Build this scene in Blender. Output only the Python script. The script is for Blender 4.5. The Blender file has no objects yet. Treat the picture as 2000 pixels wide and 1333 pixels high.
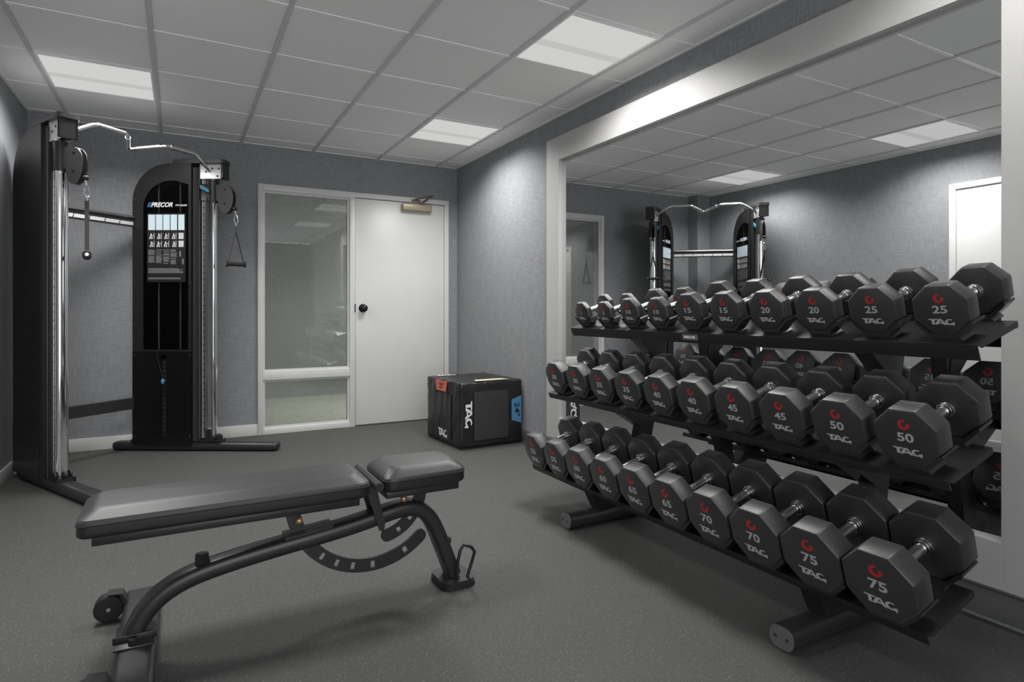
import bpy, bmesh, math, random
from mathutils import Vector, Matrix
random.seed(7)
S = bpy.context.scene
C = S.collection
PI = math.pi

# ------------------------------------------------------------------ camera
CAMH = 1.1033
FPX, PX, PY, YAW = 1170.16, 982.6, 607.75, 0.4944
cam_d = bpy.data.cameras.new('camera')
cam_d.sensor_fit = 'HORIZONTAL'
cam_d.sensor_width = 36.0
cam_d.lens = FPX / 2000.0 * 36.0
cam_d.shift_x = (1000.0 - PX) / 2000.0
cam_d.shift_y = -(666.5 - PY) / 2000.0
cam_d.clip_start = 0.02
cam = bpy.data.objects.new('camera', cam_d)
cam.location = (0, 0, CAMH)
cam.rotation_euler = (PI / 2, 0, -YAW)
C.objects.link(cam)
S.camera = cam

# ------------------------------------------------------------------ world, exposure
W = bpy.data.worlds.new('world')
S.world = W
W.use_nodes = True
W.node_tree.nodes['Background'].inputs[0].default_value = (0.96, 0.98, 1.0, 1)
W.node_tree.nodes['Background'].inputs[1].default_value = 3.1
S.view_settings.view_transform = 'Standard'
S.view_settings.look = 'None'
S.view_settings.gamma = 1.0
S.view_settings.exposure = 0.36
S.view_settings.use_curve_mapping = False
LAMP_W = 19.5          # power of each ceiling fixture
LAMP_SPREAD = math.radians(146)
LENS_GLOW = 0.48       # brightness of the prismatic lens seen at a grazing angle

# ------------------------------------------------------------------ room numbers
XR, XL, YB, ZC = 2.535, -0.993, 5.713, 2.578
YF = -2.2
GX0, GY0, GP = -0.747, 3.656, 0.6096

# ------------------------------------------------------------------ materials
def _mat(name):
    m = bpy.data.materials.new(name)
    m.use_nodes = True
    return m, m.node_tree, m.node_tree.nodes['Principled BSDF']

def plain(name, col, rough=0.5, metal=0.0, spec=0.5, coat=0.0):
    m, nt, b = _mat(name)
    if isinstance(col, (int, float)):
        col = (col, col, col)
    b.inputs['Base Color'].default_value = (*col, 1)
    b.inputs['Roughness'].default_value = rough
    b.inputs['Metallic'].default_value = metal
    b.inputs['Specular IOR Level'].default_value = spec
    b.inputs['Coat Weight'].default_value = coat
    return m

def noisy(name, col, amt=0.1, scale=40, rough=0.5, metal=0.0, bump=0.0, bscale=200, stretch=(1, 1, 1), spec=0.5, detail=4):
    m = plain(name, col, rough, metal, spec)
    nt = m.node_tree; b = nt.nodes['Principled BSDF']
    if isinstance(col, (int, float)):
        col = (col, col, col)
    tc = nt.nodes.new('ShaderNodeTexCoord')
    mp = nt.nodes.new('ShaderNodeMapping'); mp.inputs['Scale'].default_value = stretch
    nt.links.new(tc.outputs['Object'], mp.inputs[0])
    n = nt.nodes.new('ShaderNodeTexNoise'); n.inputs['Scale'].default_value = scale; n.inputs['Detail'].default_value = detail
    nt.links.new(mp.outputs[0], n.inputs['Vector'])
    r = nt.nodes.new('ShaderNodeValToRGB')
    r.color_ramp.elements[0].position = 0.3; r.color_ramp.elements[1].position = 0.7
    r.color_ramp.elements[0].color = (*[c * (1 - amt) for c in col], 1)
    r.color_ramp.elements[1].color = (*[min(1, c * (1 + amt)) for c in col], 1)
    nt.links.new(n.outputs[0], r.inputs[0]); nt.links.new(r.outputs[0], b.inputs['Base Color'])
    if bump:
        n2 = nt.nodes.new('ShaderNodeTexNoise'); n2.inputs['Scale'].default_value = bscale; n2.inputs['Detail'].default_value = 3
        nt.links.new(mp.outputs[0], n2.inputs['Vector'])
        bp = nt.nodes.new('ShaderNodeBump'); bp.inputs['Strength'].default_value = bump; bp.inputs['Distance'].default_value = 0.002
        nt.links.new(n2.outputs[0], bp.inputs['Height']); nt.links.new(bp.outputs[0], b.inputs['Normal'])
    return m

def linen(name, col, amt):
    """woven wallcovering: fine horizontal and vertical threads"""
    m = plain(name, col, 0.75, 0, 0.3)
    nt = m.node_tree; b = nt.nodes['Principled BSDF']
    tc = nt.nodes.new('ShaderNodeTexCoord')
    outs = []
    for sc in ((150, 150, 9), (11, 11, 170), (2.0, 2.0, 2.0)):
        mp = nt.nodes.new('ShaderNodeMapping'); mp.inputs['Scale'].default_value = sc
        nt.links.new(tc.outputs['Object'], mp.inputs[0])
        n = nt.nodes.new('ShaderNodeTexNoise'); n.inputs['Scale'].default_value = 1; n.inputs['Detail'].default_value = 3
        nt.links.new(mp.outputs[0], n.inputs['Vector']); outs.append(n.outputs[0])
    a = nt.nodes.new('ShaderNodeMath'); a.operation = 'ADD'
    nt.links.new(outs[0], a.inputs[0]); nt.links.new(outs[1], a.inputs[1])
    mr = nt.nodes.new('ShaderNodeMapRange')
    mr.inputs['From Min'].default_value = 0.65; mr.inputs['From Max'].default_value = 1.35
    mr.inputs['To Min'].default_value = 1 - amt; mr.inputs['To Max'].default_value = 1 + amt
    nt.links.new(a.outputs[0], mr.inputs[0])
    mx = nt.nodes.new('ShaderNodeVectorMath'); mx.operation = 'SCALE'
    mx.inputs[0].default_value = col
    nt.links.new(mr.outputs[0], mx.inputs['Scale'])
    nt.links.new(mx.outputs[0], b.inputs['Base Color'])
    bp = nt.nodes.new('ShaderNodeBump'); bp.inputs['Strength'].default_value = 0.25; bp.inputs['Distance'].default_value = 0.001
    nt.links.new(a.outputs[0], bp.inputs['Height']); nt.links.new(bp.outputs[0], b.inputs['Normal'])
    return m

def rubber_floor(name):
    m = plain(name, 0.1, 0.62, 0, 0.35)
    nt = m.node_tree; b = nt.nodes['Principled BSDF']
    tc = nt.nodes.new('ShaderNodeTexCoord')
    n = nt.nodes.new('ShaderNodeTexNoise'); n.inputs['Scale'].default_value = 230; n.inputs['Detail'].default_value = 4
    nt.links.new(tc.outputs['Object'], n.inputs['Vector'])
    r = nt.nodes.new('ShaderNodeValToRGB')
    e = r.color_ramp.elements
    e[0].position = 0.36; e[0].color = (0.054, 0.0535, 0.052, 1)
    e[1].position = 0.6; e[1].color = (0.092, 0.091, 0.088, 1)
    nt.links.new(n.outputs[0], r.inputs[0])
    v = nt.nodes.new('ShaderNodeTexVoronoi'); v.inputs['Scale'].default_value = 95
    nt.links.new(tc.outputs['Object'], v.inputs['Vector'])
    lt = nt.nodes.new('ShaderNodeMath'); lt.operation = 'LESS_THAN'; lt.inputs[1].default_value = 0.17
    nt.links.new(v.outputs['Distance'], lt.inputs[0])
    ml = nt.nodes.new('ShaderNodeMath'); ml.operation = 'MULTIPLY'; ml.inputs[1].default_value = 0.6
    nt.links.new(lt.outputs[0], ml.inputs[0])
    mx = nt.nodes.new('ShaderNodeMix'); mx.data_type = 'RGBA'
    nt.links.new(ml.outputs[0], mx.inputs[0]); nt.links.new(r.outputs[0], mx.inputs[6])
    mx.inputs[7].default_value = (0.26, 0.26, 0.25, 1)
    nt.links.new(mx.outputs[2], b.inputs['Base Color'])
    bp = nt.nodes.new('ShaderNodeBump'); bp.inputs['Strength'].default_value = 0.35; bp.inputs['Distance'].default_value = 0.002
    nt.links.new(n.outputs[0], bp.inputs['Height']); nt.links.new(bp.outputs[0], b.inputs['Normal'])
    return m

def emis(name, col, s):
    m = bpy.data.materials.new(name); m.use_nodes = True; nt = m.node_tree
    nt.nodes.clear()
    e = nt.nodes.new('ShaderNodeEmission'); e.inputs[0].default_value = (*col, 1); e.inputs[1].default_value = s
    o = nt.nodes.new('ShaderNodeOutputMaterial'); nt.links.new(e.outputs[0], o.inputs[0])
    return m

def wired_glass(name):
    """clear pane with a diamond wire mesh inside"""
    m = bpy.data.materials.new(name); m.use_nodes = True; nt = m.node_tree; nt.nodes.clear()
    N = nt.nodes.new; L = nt.links.new
    tc = N('ShaderNodeTexCoord'); sx = N('ShaderNodeSeparateXYZ'); L(tc.outputs['Object'], sx.inputs[0])
    masks = []
    for sg in (1, -1):
        a = N('ShaderNodeMath'); a.operation = 'MULTIPLY_ADD'; L(sx.outputs['Z'], a.inputs[0]); a.inputs[1].default_value = 0.85 * sg; L(sx.outputs['X'], a.inputs[2])
        d = N('ShaderNodeMath'); d.operation = 'DIVIDE'; L(a.outputs[0], d.inputs[0]); d.inputs[1].default_value = 0.021
        f = N('ShaderNodeMath'); f.operation = 'FRACT'; L(d.outputs[0], f.inputs[0])
        l = N('ShaderNodeMath'); l.operation = 'LESS_THAN'; L(f.outputs[0], l.inputs[0]); l.inputs[1].default_value = 0.13
        masks.append(l)
    mm = N('ShaderNodeMath'); mm.operation = 'MAXIMUM'; L(masks[0].outputs[0], mm.inputs[0]); L(masks[1].outputs[0], mm.inputs[1])
    tr = N('ShaderNodeBsdfTransparent'); tr.inputs[0].default_value = (0.80, 0.83, 0.80, 1)
    gl = N('ShaderNodeBsdfGlossy'); gl.inputs['Roughness'].default_value = 0.015; gl.inputs[0].default_value = (1, 1, 1, 1)
    fr = N('ShaderNodeFresnel'); fr.inputs[0].default_value = 1.55
    fm = N('ShaderNodeMath'); fm.operation = 'MULTIPLY_ADD'; L(fr.outputs[0], fm.inputs[0]); fm.inputs[1].default_value = 1.6; fm.inputs[2].default_value = 0.09
    s1 = N('ShaderNodeMixShader'); L(fm.outputs[0], s1.inputs[0]); L(tr.outputs[0], s1.inputs[1]); L(gl.outputs[0], s1.inputs[2])
    df = N('ShaderNodeBsdfPrincipled'); df.inputs['Base Color'].default_value = (0.42, 0.43, 0.42, 1); df.inputs['Metallic'].default_value = 0.2; df.inputs['Roughness'].default_value = 0.4
    s2 = N('ShaderNodeMixShader'); L(mm.outputs[0], s2.inputs[0]); L(s1.outputs[0], s2.inputs[1]); L(df.outputs[0], s2.inputs[2])
    o = N('ShaderNodeOutputMaterial'); L(s2.outputs[0], o.inputs[0])
    return m

def smoked(name, col, keep):
    m = bpy.data.materials.new(name); m.use_nodes = True; nt = m.node_tree; nt.nodes.clear()
    N = nt.nodes.new; L = nt.links.new
    tr = N('ShaderNodeBsdfTransparent'); tr.inputs[0].default_value = (*col, 1)
    p = N('ShaderNodeBsdfPrincipled'); p.inputs['Base Color'].default_value = (0.012, 0.012, 0.013, 1); p.inputs['Roughness'].default_value = 0.12
    s1 = N('ShaderNodeMixShader'); s1.inputs[0].default_value = keep; L(tr.outputs[0], s1.inputs[1]); L(p.outputs[0], s1.inputs[2])
    o = N('ShaderNodeOutputMaterial'); L(s1.outputs[0], o.inputs[0])
    return m

M = {}
M['wall'] = linen('wall_linen', (0.262, 0.268, 0.280), 0.22)
M['floor'] = rubber_floor('rubber_floor')
M['tile'] = noisy('ceiling_tile', (0.90, 0.90, 0.89), 0.03, 300, 0.9, 0, 0.15, 400)
M['grid'] = plain('ceiling_grid_white', (0.92, 0.92, 0.91), 0.45)
M['grid2'] = plain('ceiling_grid_grey', (0.62, 0.62, 0.62), 0.5)
M['trim'] = noisy('painted_trim', (0.66, 0.66, 0.65), 0.02, 6, 0.38)
M['doorp'] = noisy('painted_door', (0.68, 0.68, 0.665), 0.025, 3, 0.34)
M['frame'] = noisy('brushed_silver_frame', (0.47, 0.465, 0.455), 0.04, 3, 0.5, 0.0, stretch=(1, 1, 1))
M['mirror'] = plain('mirror_silver', (0.79, 0.80, 0.80), 0.0, 1.0)
M['base'] = plain('baseboard_white', (0.66, 0.655, 0.64), 0.45)
M['rbase'] = plain('baseboard_grey', (0.13, 0.13, 0.13), 0.5)
M['dark'] = plain('dark_gap', (0.02, 0.02, 0.02), 0.7)
M['lens'] = emis('fixture_lens', (1.0, 0.995, 0.98), LENS_GLOW)
M['lens2'] = emis('fixture_lens_centre', (1.0, 0.995, 0.98), LENS_GLOW * 0.84)
M['glass'] = wired_glass('wired_glass')
M['hall'] = noisy('hallway_wall', (0.26, 0.27, 0.25), 0.04, 4, 0.7)
M['hallfloor'] = noisy('hallway_floor', (0.62, 0.62, 0.52), 0.10, 5, 0.5, stretch=(1, 6, 1))
M['urethane'] = noisy('black_urethane', (0.017, 0.017, 0.0173), 0.2, 60, 0.44, 0, 0.12, 500, spec=0.9)
_b = M['urethane'].node_tree.nodes['Principled BSDF']       # sheen added to imitate light on the head tops, strongest at glancing angles
_b.inputs['Sheen Weight'].default_value = 0.10; _b.inputs['Sheen Roughness'].default_value = 0.42; _b.inputs['Sheen Tint'].default_value = (1, 1, 1, 1)
M['saddle'] = plain('saddle_gloss_black', (0.02, 0.02, 0.02), 0.22, 0, 0.7)
M['chrome'] = plain('chrome', (0.82, 0.82, 0.83), 0.10, 1.0)
M['steel'] = noisy('satin_steel', (0.62, 0.62, 0.62), 0.1, 300, 0.28, 1.0, 0.2, 900)
M['red'] = plain('red_print', (0.42, 0.022, 0.022), 0.45)
M['grey_print'] = plain('grey_print', (0.40, 0.40, 0.40), 0.5)
M['white_print'] = plain('white_print', (0.80, 0.80, 0.80), 0.5)
M['powder'] = noisy('black_powder_coat', (0.018, 0.018, 0.018), 0.15, 200, 0.38, 0, 0.1, 800, spec=0.5)
M['powder2'] = noisy('charcoal_powder_coat', (0.023, 0.023, 0.024), 0.12, 200, 0.36, 0, 0.1, 800, spec=0.6)
M['endcap'] = plain('grey_end_cap', (0.11, 0.11, 0.11), 0.45)
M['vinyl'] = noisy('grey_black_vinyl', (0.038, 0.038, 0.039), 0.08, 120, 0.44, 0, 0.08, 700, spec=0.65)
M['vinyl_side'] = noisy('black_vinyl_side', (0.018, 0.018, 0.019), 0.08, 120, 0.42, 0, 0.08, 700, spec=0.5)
M['brass'] = plain('brass_pin', (0.62, 0.40, 0.20), 0.3, 0.6)
M['canvas'] = noisy('black_vinyl_cover', (0.013, 0.013, 0.0135), 0.2, 7, 0.36, 0, 1.0, 9, spec=0.6, detail=1)
for _n in M['canvas'].node_tree.nodes:
    if _n.type == 'BUMP': _n.inputs['Distance'].default_value = 0.014
    if _n.type == 'MAPPING': _n.inputs['Scale'].default_value = (1.0, 1.0, 0.6)
M['canvas_patch'] = noisy('black_anti_slip_patch', (0.036, 0.036, 0.036), 0.1, 90, 0.6, 0, 0.2, 300)
M['orange'] = plain('orange_label', (0.74, 0.17, 0.10), 0.5)
M['blue'] = plain('blue_label', (0.075, 0.25, 0.46), 0.5)
M['cream'] = plain('cream_label', (0.62, 0.57, 0.38), 0.5)
M['ink'] = plain('black_ink', (0.012, 0.012, 0.012), 0.5)
M['gblack'] = plain('gloss_black_panel', (0.008, 0.008, 0.009), 0.22, 0, 0.35)
M['mblack'] = plain('inner_black', (0.004, 0.004, 0.0045), 0.5, 0, 0.3)
M['shroud'] = noisy('shroud_dark_grey', (0.017, 0.017, 0.018), 0.1, 30, 0.36, spec=0.5)
M['smoke'] = smoked('smoked_acrylic', (0.62, 0.62, 0.64), 0.12)
M['plate'] = noisy('grey_pulley_plate', (0.050, 0.050, 0.051), 0.1, 80, 0.45)
M['bracket'] = plain('silver_bracket', (0.55, 0.55, 0.56), 0.35, 0.5)
M['teal'] = plain('blue_lever', (0.06, 0.22, 0.33), 0.4)
M['nylon'] = noisy('grey_nylon_webbing', (0.045, 0.043, 0.046), 0.2, 400, 0.7)
M['rubber'] = plain('black_rubber', (0.012, 0.012, 0.012), 0.6)
M['lever'] = plain('knob_black', (0.015, 0.015, 0.016), 0.2, 0.3)
M['bronze'] = plain('closer_bronze_cover', (0.42, 0.36, 0.25), 0.35, 0.3)
M['bronze_arm'] = plain('closer_arm', (0.16, 0.12, 0.10), 0.4, 0.6)
M['pl_white'] = plain('placard_pale_blue', (0.66, 0.80, 0.86), 0.3)
M['pl_grey'] = plain('placard_print_grey', (0.20, 0.20, 0.20), 0.4)
M['pl_lgrey'] = plain('placard_print_light', (0.62, 0.61, 0.60), 0.4)
M['pl_bg'] = plain('placard_ground', (0.020, 0.020, 0.021), 0.3)
M['logo_blue'] = plain('logo_blue', (0.05, 0.17, 0.42), 0.4)
M['cable'] = plain('black_cable', (0.02, 0.02, 0.02), 0.35)
M['ruler'] = plain('ruler_strip', (0.68, 0.68, 0.68), 0.3, 0.1)

# ------------------------------------------------------------------ mesh builder
class MB:
    def __init__(self):
        self.bm = bmesh.new()
    def face(self, pts):
        vs = [self.bm.verts.new(p) for p in pts]
        try:
            return self.bm.faces.new(vs)
        except ValueError:
            return None
    def box(self, x0, x1, y0, y1, z0, z1, bev=0.0, mat=None, seg=2):
        r = bmesh.ops.create_cube(self.bm, size=1.0)
        vs = r['verts']
        for v in vs:
            v.co = Vector(((x0 + x1) / 2 + v.co.x * (x1 - x0), (y0 + y1) / 2 + v.co.y * (y1 - y0), (z0 + z1) / 2 + v.co.z * (z1 - z0)))
            if mat is not None:
                v.co = mat @ v.co
        if bev:
            es = list({e for v in vs for e in v.link_edges})
            bmesh.ops.bevel(self.bm, geom=es, offset=bev, segments=seg, affect='EDGES', profile=0.5)
        return self
    def rings(self, rings, cap=True, closed=False):
        n = len(rings[0])
        vr = [[self.bm.verts.new(p) for p in r] for r in rings]
        k = len(vr)
        for i in range(k if closed else k - 1):
            a, b = vr[i], vr[(i + 1) % k]
            for j in range(n):
                j2 = (j + 1) % n
                try: self.bm.faces.new((a[j], a[j2], b[j2], b[j]))
                except ValueError: pass
        if cap and not closed:
            self.bm.faces.new(vr[0][::-1]); self.bm.faces.new(vr[-1])
        return self
    def prism(self, pts, ext):
        """pts: list of 3D points (outline), ext: extrusion vector"""
        ext = Vector(ext)
        return self.rings([[Vector(p) for p in pts], [Vector(p) + ext for p in pts]])
    def cyl(self, p0, p1, r, n=20, r1=None, bev=0.0):
        p0, p1 = Vector(p0), Vector(p1)
        d = (p1 - p0).normalized()
        a = Vector((0, 0, 1)) if abs(d.z) < 0.9 else Vector((1, 0, 0))
        u = d.cross(a).normalized(); w = d.cross(u)
        if r1 is None: r1 = r
        def ring(p, rr): return [p + u * (rr * math.cos(2 * PI * i / n)) + w * (rr * math.sin(2 * PI * i / n)) for i in range(n)]
        if bev:
            return self.rings([ring(p0, r - bev), ring(p0 + d * bev, r), ring(p1 - d * bev, r1), ring(p1, r1 - bev)])
        return self.rings([ring(p0, r), ring(p1, r1)])
    def sweep(self, path, sec, up=(0, 0, 1), cap=True, closed=False):
        """sec: list of (a,b): a along side vector, b along 'up' made normal to the path"""
        P = [Vector(p) for p in path]; rings = []
        up = Vector(up); prev = None; k = len(P)
        for i, p in enumerate(P):
            if closed: t = (P[(i + 1) % k] - P[i - 1]).normalized()
            elif i == 0: t = (P[1] - P[0]).normalized()
            elif i == k - 1: t = (P[-1] - P[-2]).normalized()
            else: t = ((P[i + 1] - P[i]).normalized() + (P[i] - P[i - 1]).normalized()).normalized()
            if prev is None:
                s = t.cross(up)
                if s.length < 1e-4: s = t.cross(Vector((1, 0, 0)))
                s.normalize()
            else:
                s = (prev - t * prev.dot(t)).normalized()
            prev = s
            nn = s.cross(t).normalized()
            sc = sec(i / (k - 1)) if callable(sec) else sec
            rings.append([p + s * a + nn * b for a, b in sc])
        return self.rings(rings, cap, closed)
    def tube(self, path, r, n=14, **k):
        return self.sweep(path, [(r * math.cos(2 * PI * i / n), r * math.sin(2 * PI * i / n)) for i in range(n)], **k)
    def sphere(self, c, r, n=16, sc=(1, 1, 1)):
        g = bmesh.ops.create_uvsphere(self.bm, u_segments=n, v_segments=n // 2 + 2, radius=1)
        for v in g['verts']:
            v.co = Vector(c) + Vector((v.co.x * r * sc[0], v.co.y * r * sc[1], v.co.z * r * sc[2]))
        return self
    def xf(self, mat):
        for v in self.bm.verts: v.co = mat @ v.co
        return self
    def mesh(self, name, mat, ang=35):
        bmesh.ops.recalc_face_normals(self.bm, faces=self.bm.faces)
        me = bpy.data.meshes.new(name)
        self.bm.to_mesh(me); self.bm.free()
        if mat is not None: me.materials.append(M[mat] if isinstance(mat, str) else mat)
        for p in me.polygons: p.use_smooth = True
        me.set_sharp_from_angle(angle=math.radians(ang))
        return me
    def build(self, name, mat, parent=None, ang=35):
        return link(name, self.mesh(name, mat, ang), parent)

def link(name, me, parent=None, mtx=None):
    o = bpy.data.objects.new(name, me); C.objects.link(o)
    if parent is not None: o.parent = parent
    if mtx is not None: o.matrix_local = mtx
    return o

def tag(o, label, cat, group=None):
    o['label'] = label; o['category'] = cat
    if group: o['group'] = group
    return o

def thing(name, label, cat, loc=(0, 0, 0), rotz=0.0, group=None):
    o = bpy.data.objects.new(name, None); C.objects.link(o)
    o.location = loc; o.rotation_euler = (0, 0, rotz); o.empty_display_size = 0.1
    return tag(o, label, cat, group)

def struct(o):
    o['kind'] = 'structure'; return o

def arc(cx, cy, r, a0, a1, n):
    return [(cx + r * math.cos(math.radians(a0 + (a1 - a0) * i / n)), cy + r * math.sin(math.radians(a0 + (a1 - a0) * i / n))) for i in range(n + 1)]

def round_poly(pts, r, seg=4):
    out = []; n = len(pts)
    for i in range(n):
        p = Vector(pts[i]); a = Vector(pts[i - 1]); b = Vector(pts[(i + 1) % n])
        da = (a - p).normalized(); db = (b - p).normalized()
        ang = da.angle(db); d = min(r / math.tan(ang / 2), (a - p).length * .49, (b - p).length * .49)
        s, e = p + da * d, p + db * d
        for k in range(seg + 1):
            t = k / seg
            out.append(tuple((s * (1 - t) ** 2 + p * 2 * t * (1 - t) + e * t * t)))
    return out

def frame_m(origin, right, up):
    r = Vector(right).normalized(); u = Vector(up).normalized(); n = r.cross(u)
    m = Matrix((r, u, n)).transposed().to_4x4(); m.translation = Vector(origin)
    return m

_txt = {}
def text_mesh(body, h, w=None, bold=0.02, mat='white_print', shear=0.0, ext=0.0004):
    key = (body, round(h, 5), round(w or 0, 5), bold, mat, shear)
    if key in _txt: return _txt[key]
    cu = bpy.data.curves.new('t', 'FONT'); cu.body = body; cu.size = 1; cu.offset = bold; cu.extrude = 0.001
    cu.align_x = 'LEFT'; cu.shear = shear; cu.resolution_u = 3
    o = bpy.data.objects.new('t', cu); C.objects.link(o)
    dg = bpy.context.evaluated_depsgraph_get(); dg.update()
    me = bpy.data.meshes.new_from_object(o.evaluated_get(dg))
    bpy.data.objects.remove(o); bpy.data.curves.remove(cu)
    xs = [v.co.x for v in me.vertices]; ys = [v.co.y for v in me.vertices]
    sy = h / (max(ys) - min(ys)); sx = (w / (max(xs) - min(xs))) if w else sy
    cx, cy = (max(xs) + min(xs)) / 2, (max(ys) + min(ys)) / 2
    for v in me.vertices:
        v.co = Vector(((v.co.x - cx) * sx, (v.co.y - cy) * sy, ext if v.co.z > 0 else 0.0))
    me.materials.clear(); me.materials.append(M[mat]); me.name = 'lettering'
    _txt[key] = me
    return me

def tag_mesh(h, w, mat, ext=0.0005):
    """three wide letters T A G with the curled tail"""
    key = ('TAGLOGO', round(h, 5), round(w, 5), mat)
    if key in _txt: return _txt[key]
    sx, sy = w / 4.15, h
    b = MB()
    def poly(p, e=ext): b.prism([((x - 2.07) * sx, (y - 0.5) * sy, 0) for x, y in p], (0, 0, e))
    poly([(0.0, 1.0), (1.50, 1.0), (1.42, 0.80), (0.98, 0.78), (0.98, 0.0), (0.52, 0.0), (0.52, 0.78), (0.30, 0.80), (0.05, 0.86)])
    poly([(0.98, 0.0), (1.45, 0.0), (1.97, 0.78), (1.97, 1.0), (1.62, 1.0)])
    poly([(1.97, 1.0), (1.97, 0.78), (2.08, 0.62), (2.38, -0.02), (2.86, -0.1), (2.12, 1.0)], ext * 1.02)
    poly([(1.40, 0.18), (2.36, 0.18), (2.26, 0.38), (1.55, 0.38)], ext * 0.96)
    g = arc(0, 0, 1, 48, 322, 22); gi = arc(0, 0, 1, 60, 322, 22)
    outer = [(3.34 + 0.70 * x, 0.48 + 0.53 * y) for x, y in g]
    inner = [(3.42 + 0.40 * x, 0.50 + 0.33 * y) for x, y in gi]
    for i in range(len(outer) - 1):
        poly([outer[i], outer[i + 1], inner[i + 1], inner[i]])
    poly([(3.58, 0.30), (4.10, 0.44), (4.12, 0.26), (4.02, -0.22), (3.84, -0.05), (3.60, 0.06)], ext * 1.03)
    me = b.mesh('brand_lettering', mat); _txt[key] = me
    return me

def emblem_mesh(R, mat='red', ext=0.0005):
    key = ('EMB', round(R, 5))
    if key in _txt: return _txt[key]
    b = MB(); n = 26
    a0, a1 = 72, 345
    o = arc(0, 0, R, a0, a1, n); ii = arc(R * .16, R * .10, R * .56, a0 + 6, a1, n)
    for i in range(n):
        b.prism([(o[i][0], o[i][1], 0), (o[i + 1][0], o[i + 1][1], 0), (ii[i + 1][0], ii[i + 1][1], 0), (ii[i][0], ii[i][1], 0)], (0, 0, ext))
    b.prism([(R * .50, -R * .38, 0), (R * 1.25, -R * .22, 0), (R * .74, R * .34, 0), (R * .36, R * .12, 0)], (0, 0, ext * 1.05))
    me = b.mesh('emblem', mat); _txt[key] = me
    return me

# ================================================================== THE ROOM
def wall(name, boxes, mat='wall'):
    b = MB()
    for q in boxes: b.box(*q)
    return struct(b.build(name, mat))

struct(MB().box(XL - .15, XR + .15, YF, YB + .15, -0.1, 0).build('floor', 'floor'))
# opening of the door set in the back wall
OX0, OX1, OZ = 0.605, 2.434, 2.236
wall('wall_back', [(XL - .15, OX0 + .01, YB, YB + .14, 0, ZC), (OX1 - .01, XR + .15, YB, YB + .14, 0, ZC), (OX0 + .01, OX1 - .01, YB, YB + .14, OZ - .01, ZC)])
wall('wall_right', [(XR, XR + .14, YF, YB, 0, ZC)])
wall('wall_left', [(XL - .14, XL, YF, 1.93, 0, ZC), (XL - .14, XL, 2.76, YB, 0, ZC), (XL - .14, XL, 1.93, 2.76, 2.18, ZC)])
wall('trim_1', [(XL, -0.775, 5.555, YB, 0, ZC)])             # boxed column in the corner

wall('wall_front', [(1.25, XR + .14, YF - .14, YF, 0, ZC)])   # partial wall; the unseen opening beside it is added to brighten the ceiling
# ceiling: lay-in tiles on a white grid
LIGHT_CELLS = [(0, 1), (4, 1), (0, -2), (4, -2), (4, -5)]
bt, bg, bg2 = MB(), MB(), MB()
i0 = math.floor((XL - GX0) / GP); i1 = math.ceil((XR - GX0) / GP)
j0 = math.floor((YF - GY0) / GP); j1 = math.ceil((YB - GY0) / GP)
for i in range(i0, i1):
    for j in range(j0, j1):
        if (i, j) in LIGHT_CELLS: continue
        x0 = max(XL, GX0 + GP * i + .011); x1 = min(XR, GX0 + GP * (i + 1) - .011)
        y0 = max(YF, GY0 + GP * j + .011); y1 = min(YB, GY0 + GP * (j + 1) - .011)
        if x1 - x0 > .01 and y1 - y0 > .01: bt.box(x0, x1, y0, y1, ZC + 0.005, ZC + .03, 0.003, seg=1)
bt.box(XL - .15, XR + .15, YF, YB + .15, ZC + .06, ZC + .1)
struct(bt.build('ceiling', 'tile'))
for i in range(i0 + 1, i1):
    x = GX0 + GP * i; bg2.box(x - .0125, x + .0125, YF, YB, ZC - .002, ZC + .03)
for j in range(j0 + 1, j1):
    y = GY0 + GP * j; bg.box(XL, XR, y - .012, y + .012, ZC + .001, ZC + .03)
bg.box(XL, XL + .02, YF, YB, ZC - .0, ZC + .03); bg.box(XR - .02, XR, YF, YB, ZC, ZC + .03); bg.box(XL, XR, YB - .02, YB, ZC, ZC + .03)
struct(bg.build('trim_2', 'grid'))
struct(bg2.build('trim_5', 'grid2'))

# lay-in light fixtures
names = {(0, 1): 'square recessed ceiling light over the corner cable machine',
         (4, 1): 'square recessed ceiling light close to the back wall, beyond the mirror frame corner',
         (0, -2): 'square recessed ceiling light seen only as the larger glow in the mirror',
         (4, -2): 'large square recessed ceiling light at the top centre, beside the mirror wall',
         (4, -5): 'square recessed ceiling light seen only as a reflection in the wired glass'}
for (i, j) in LIGHT_CELLS:
    cx, cy = GX0 + GP * (i + .5), GY0 + GP * (j + .5)
    t = thing('ceiling_light', names[(i, j)], 'ceiling light', (cx, cy, ZC), 0, 'recessed ceiling lights')
    h = GP / 2 - .0125
    f = MB()
    for q in ((-h, h, -h, -h + .012), (-h, h, h - .012, h), (-h, -h + .012, -h + .012, h - .012), (h - .012, h, -h + .012, h - .012)):
        f.box(*q, -.002, .04)
    f.build('frame', 'grid', t)
    k = h - .012
    MB().box(-k, k, -k, .02, .004, .012).build('diffuser', 'lens', t)
    MB().box(-k, k, .085, k, .004, .012).build('diffuser', 'lens', t)
    o = MB().box(-k, k, .02, .085, .002, .012).build('center_strip', 'lens2', t); o['label'] = 'slightly dimmer centre strip'
    ld = bpy.data.lights.new('lamp', 'AREA'); ld.shape = 'SQUARE'; ld.size = 2 * k; ld.energy = LAMP_W * (0.45 if j == -5 else 1.0); ld.spread = LAMP_SPREAD
    ld.color = (1.0, 0.99, 0.97)
    lo = bpy.data.objects.new('lamp', ld); C.objects.link(lo); lo.parent = t; lo.location = (0, 0, -.004)

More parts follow.
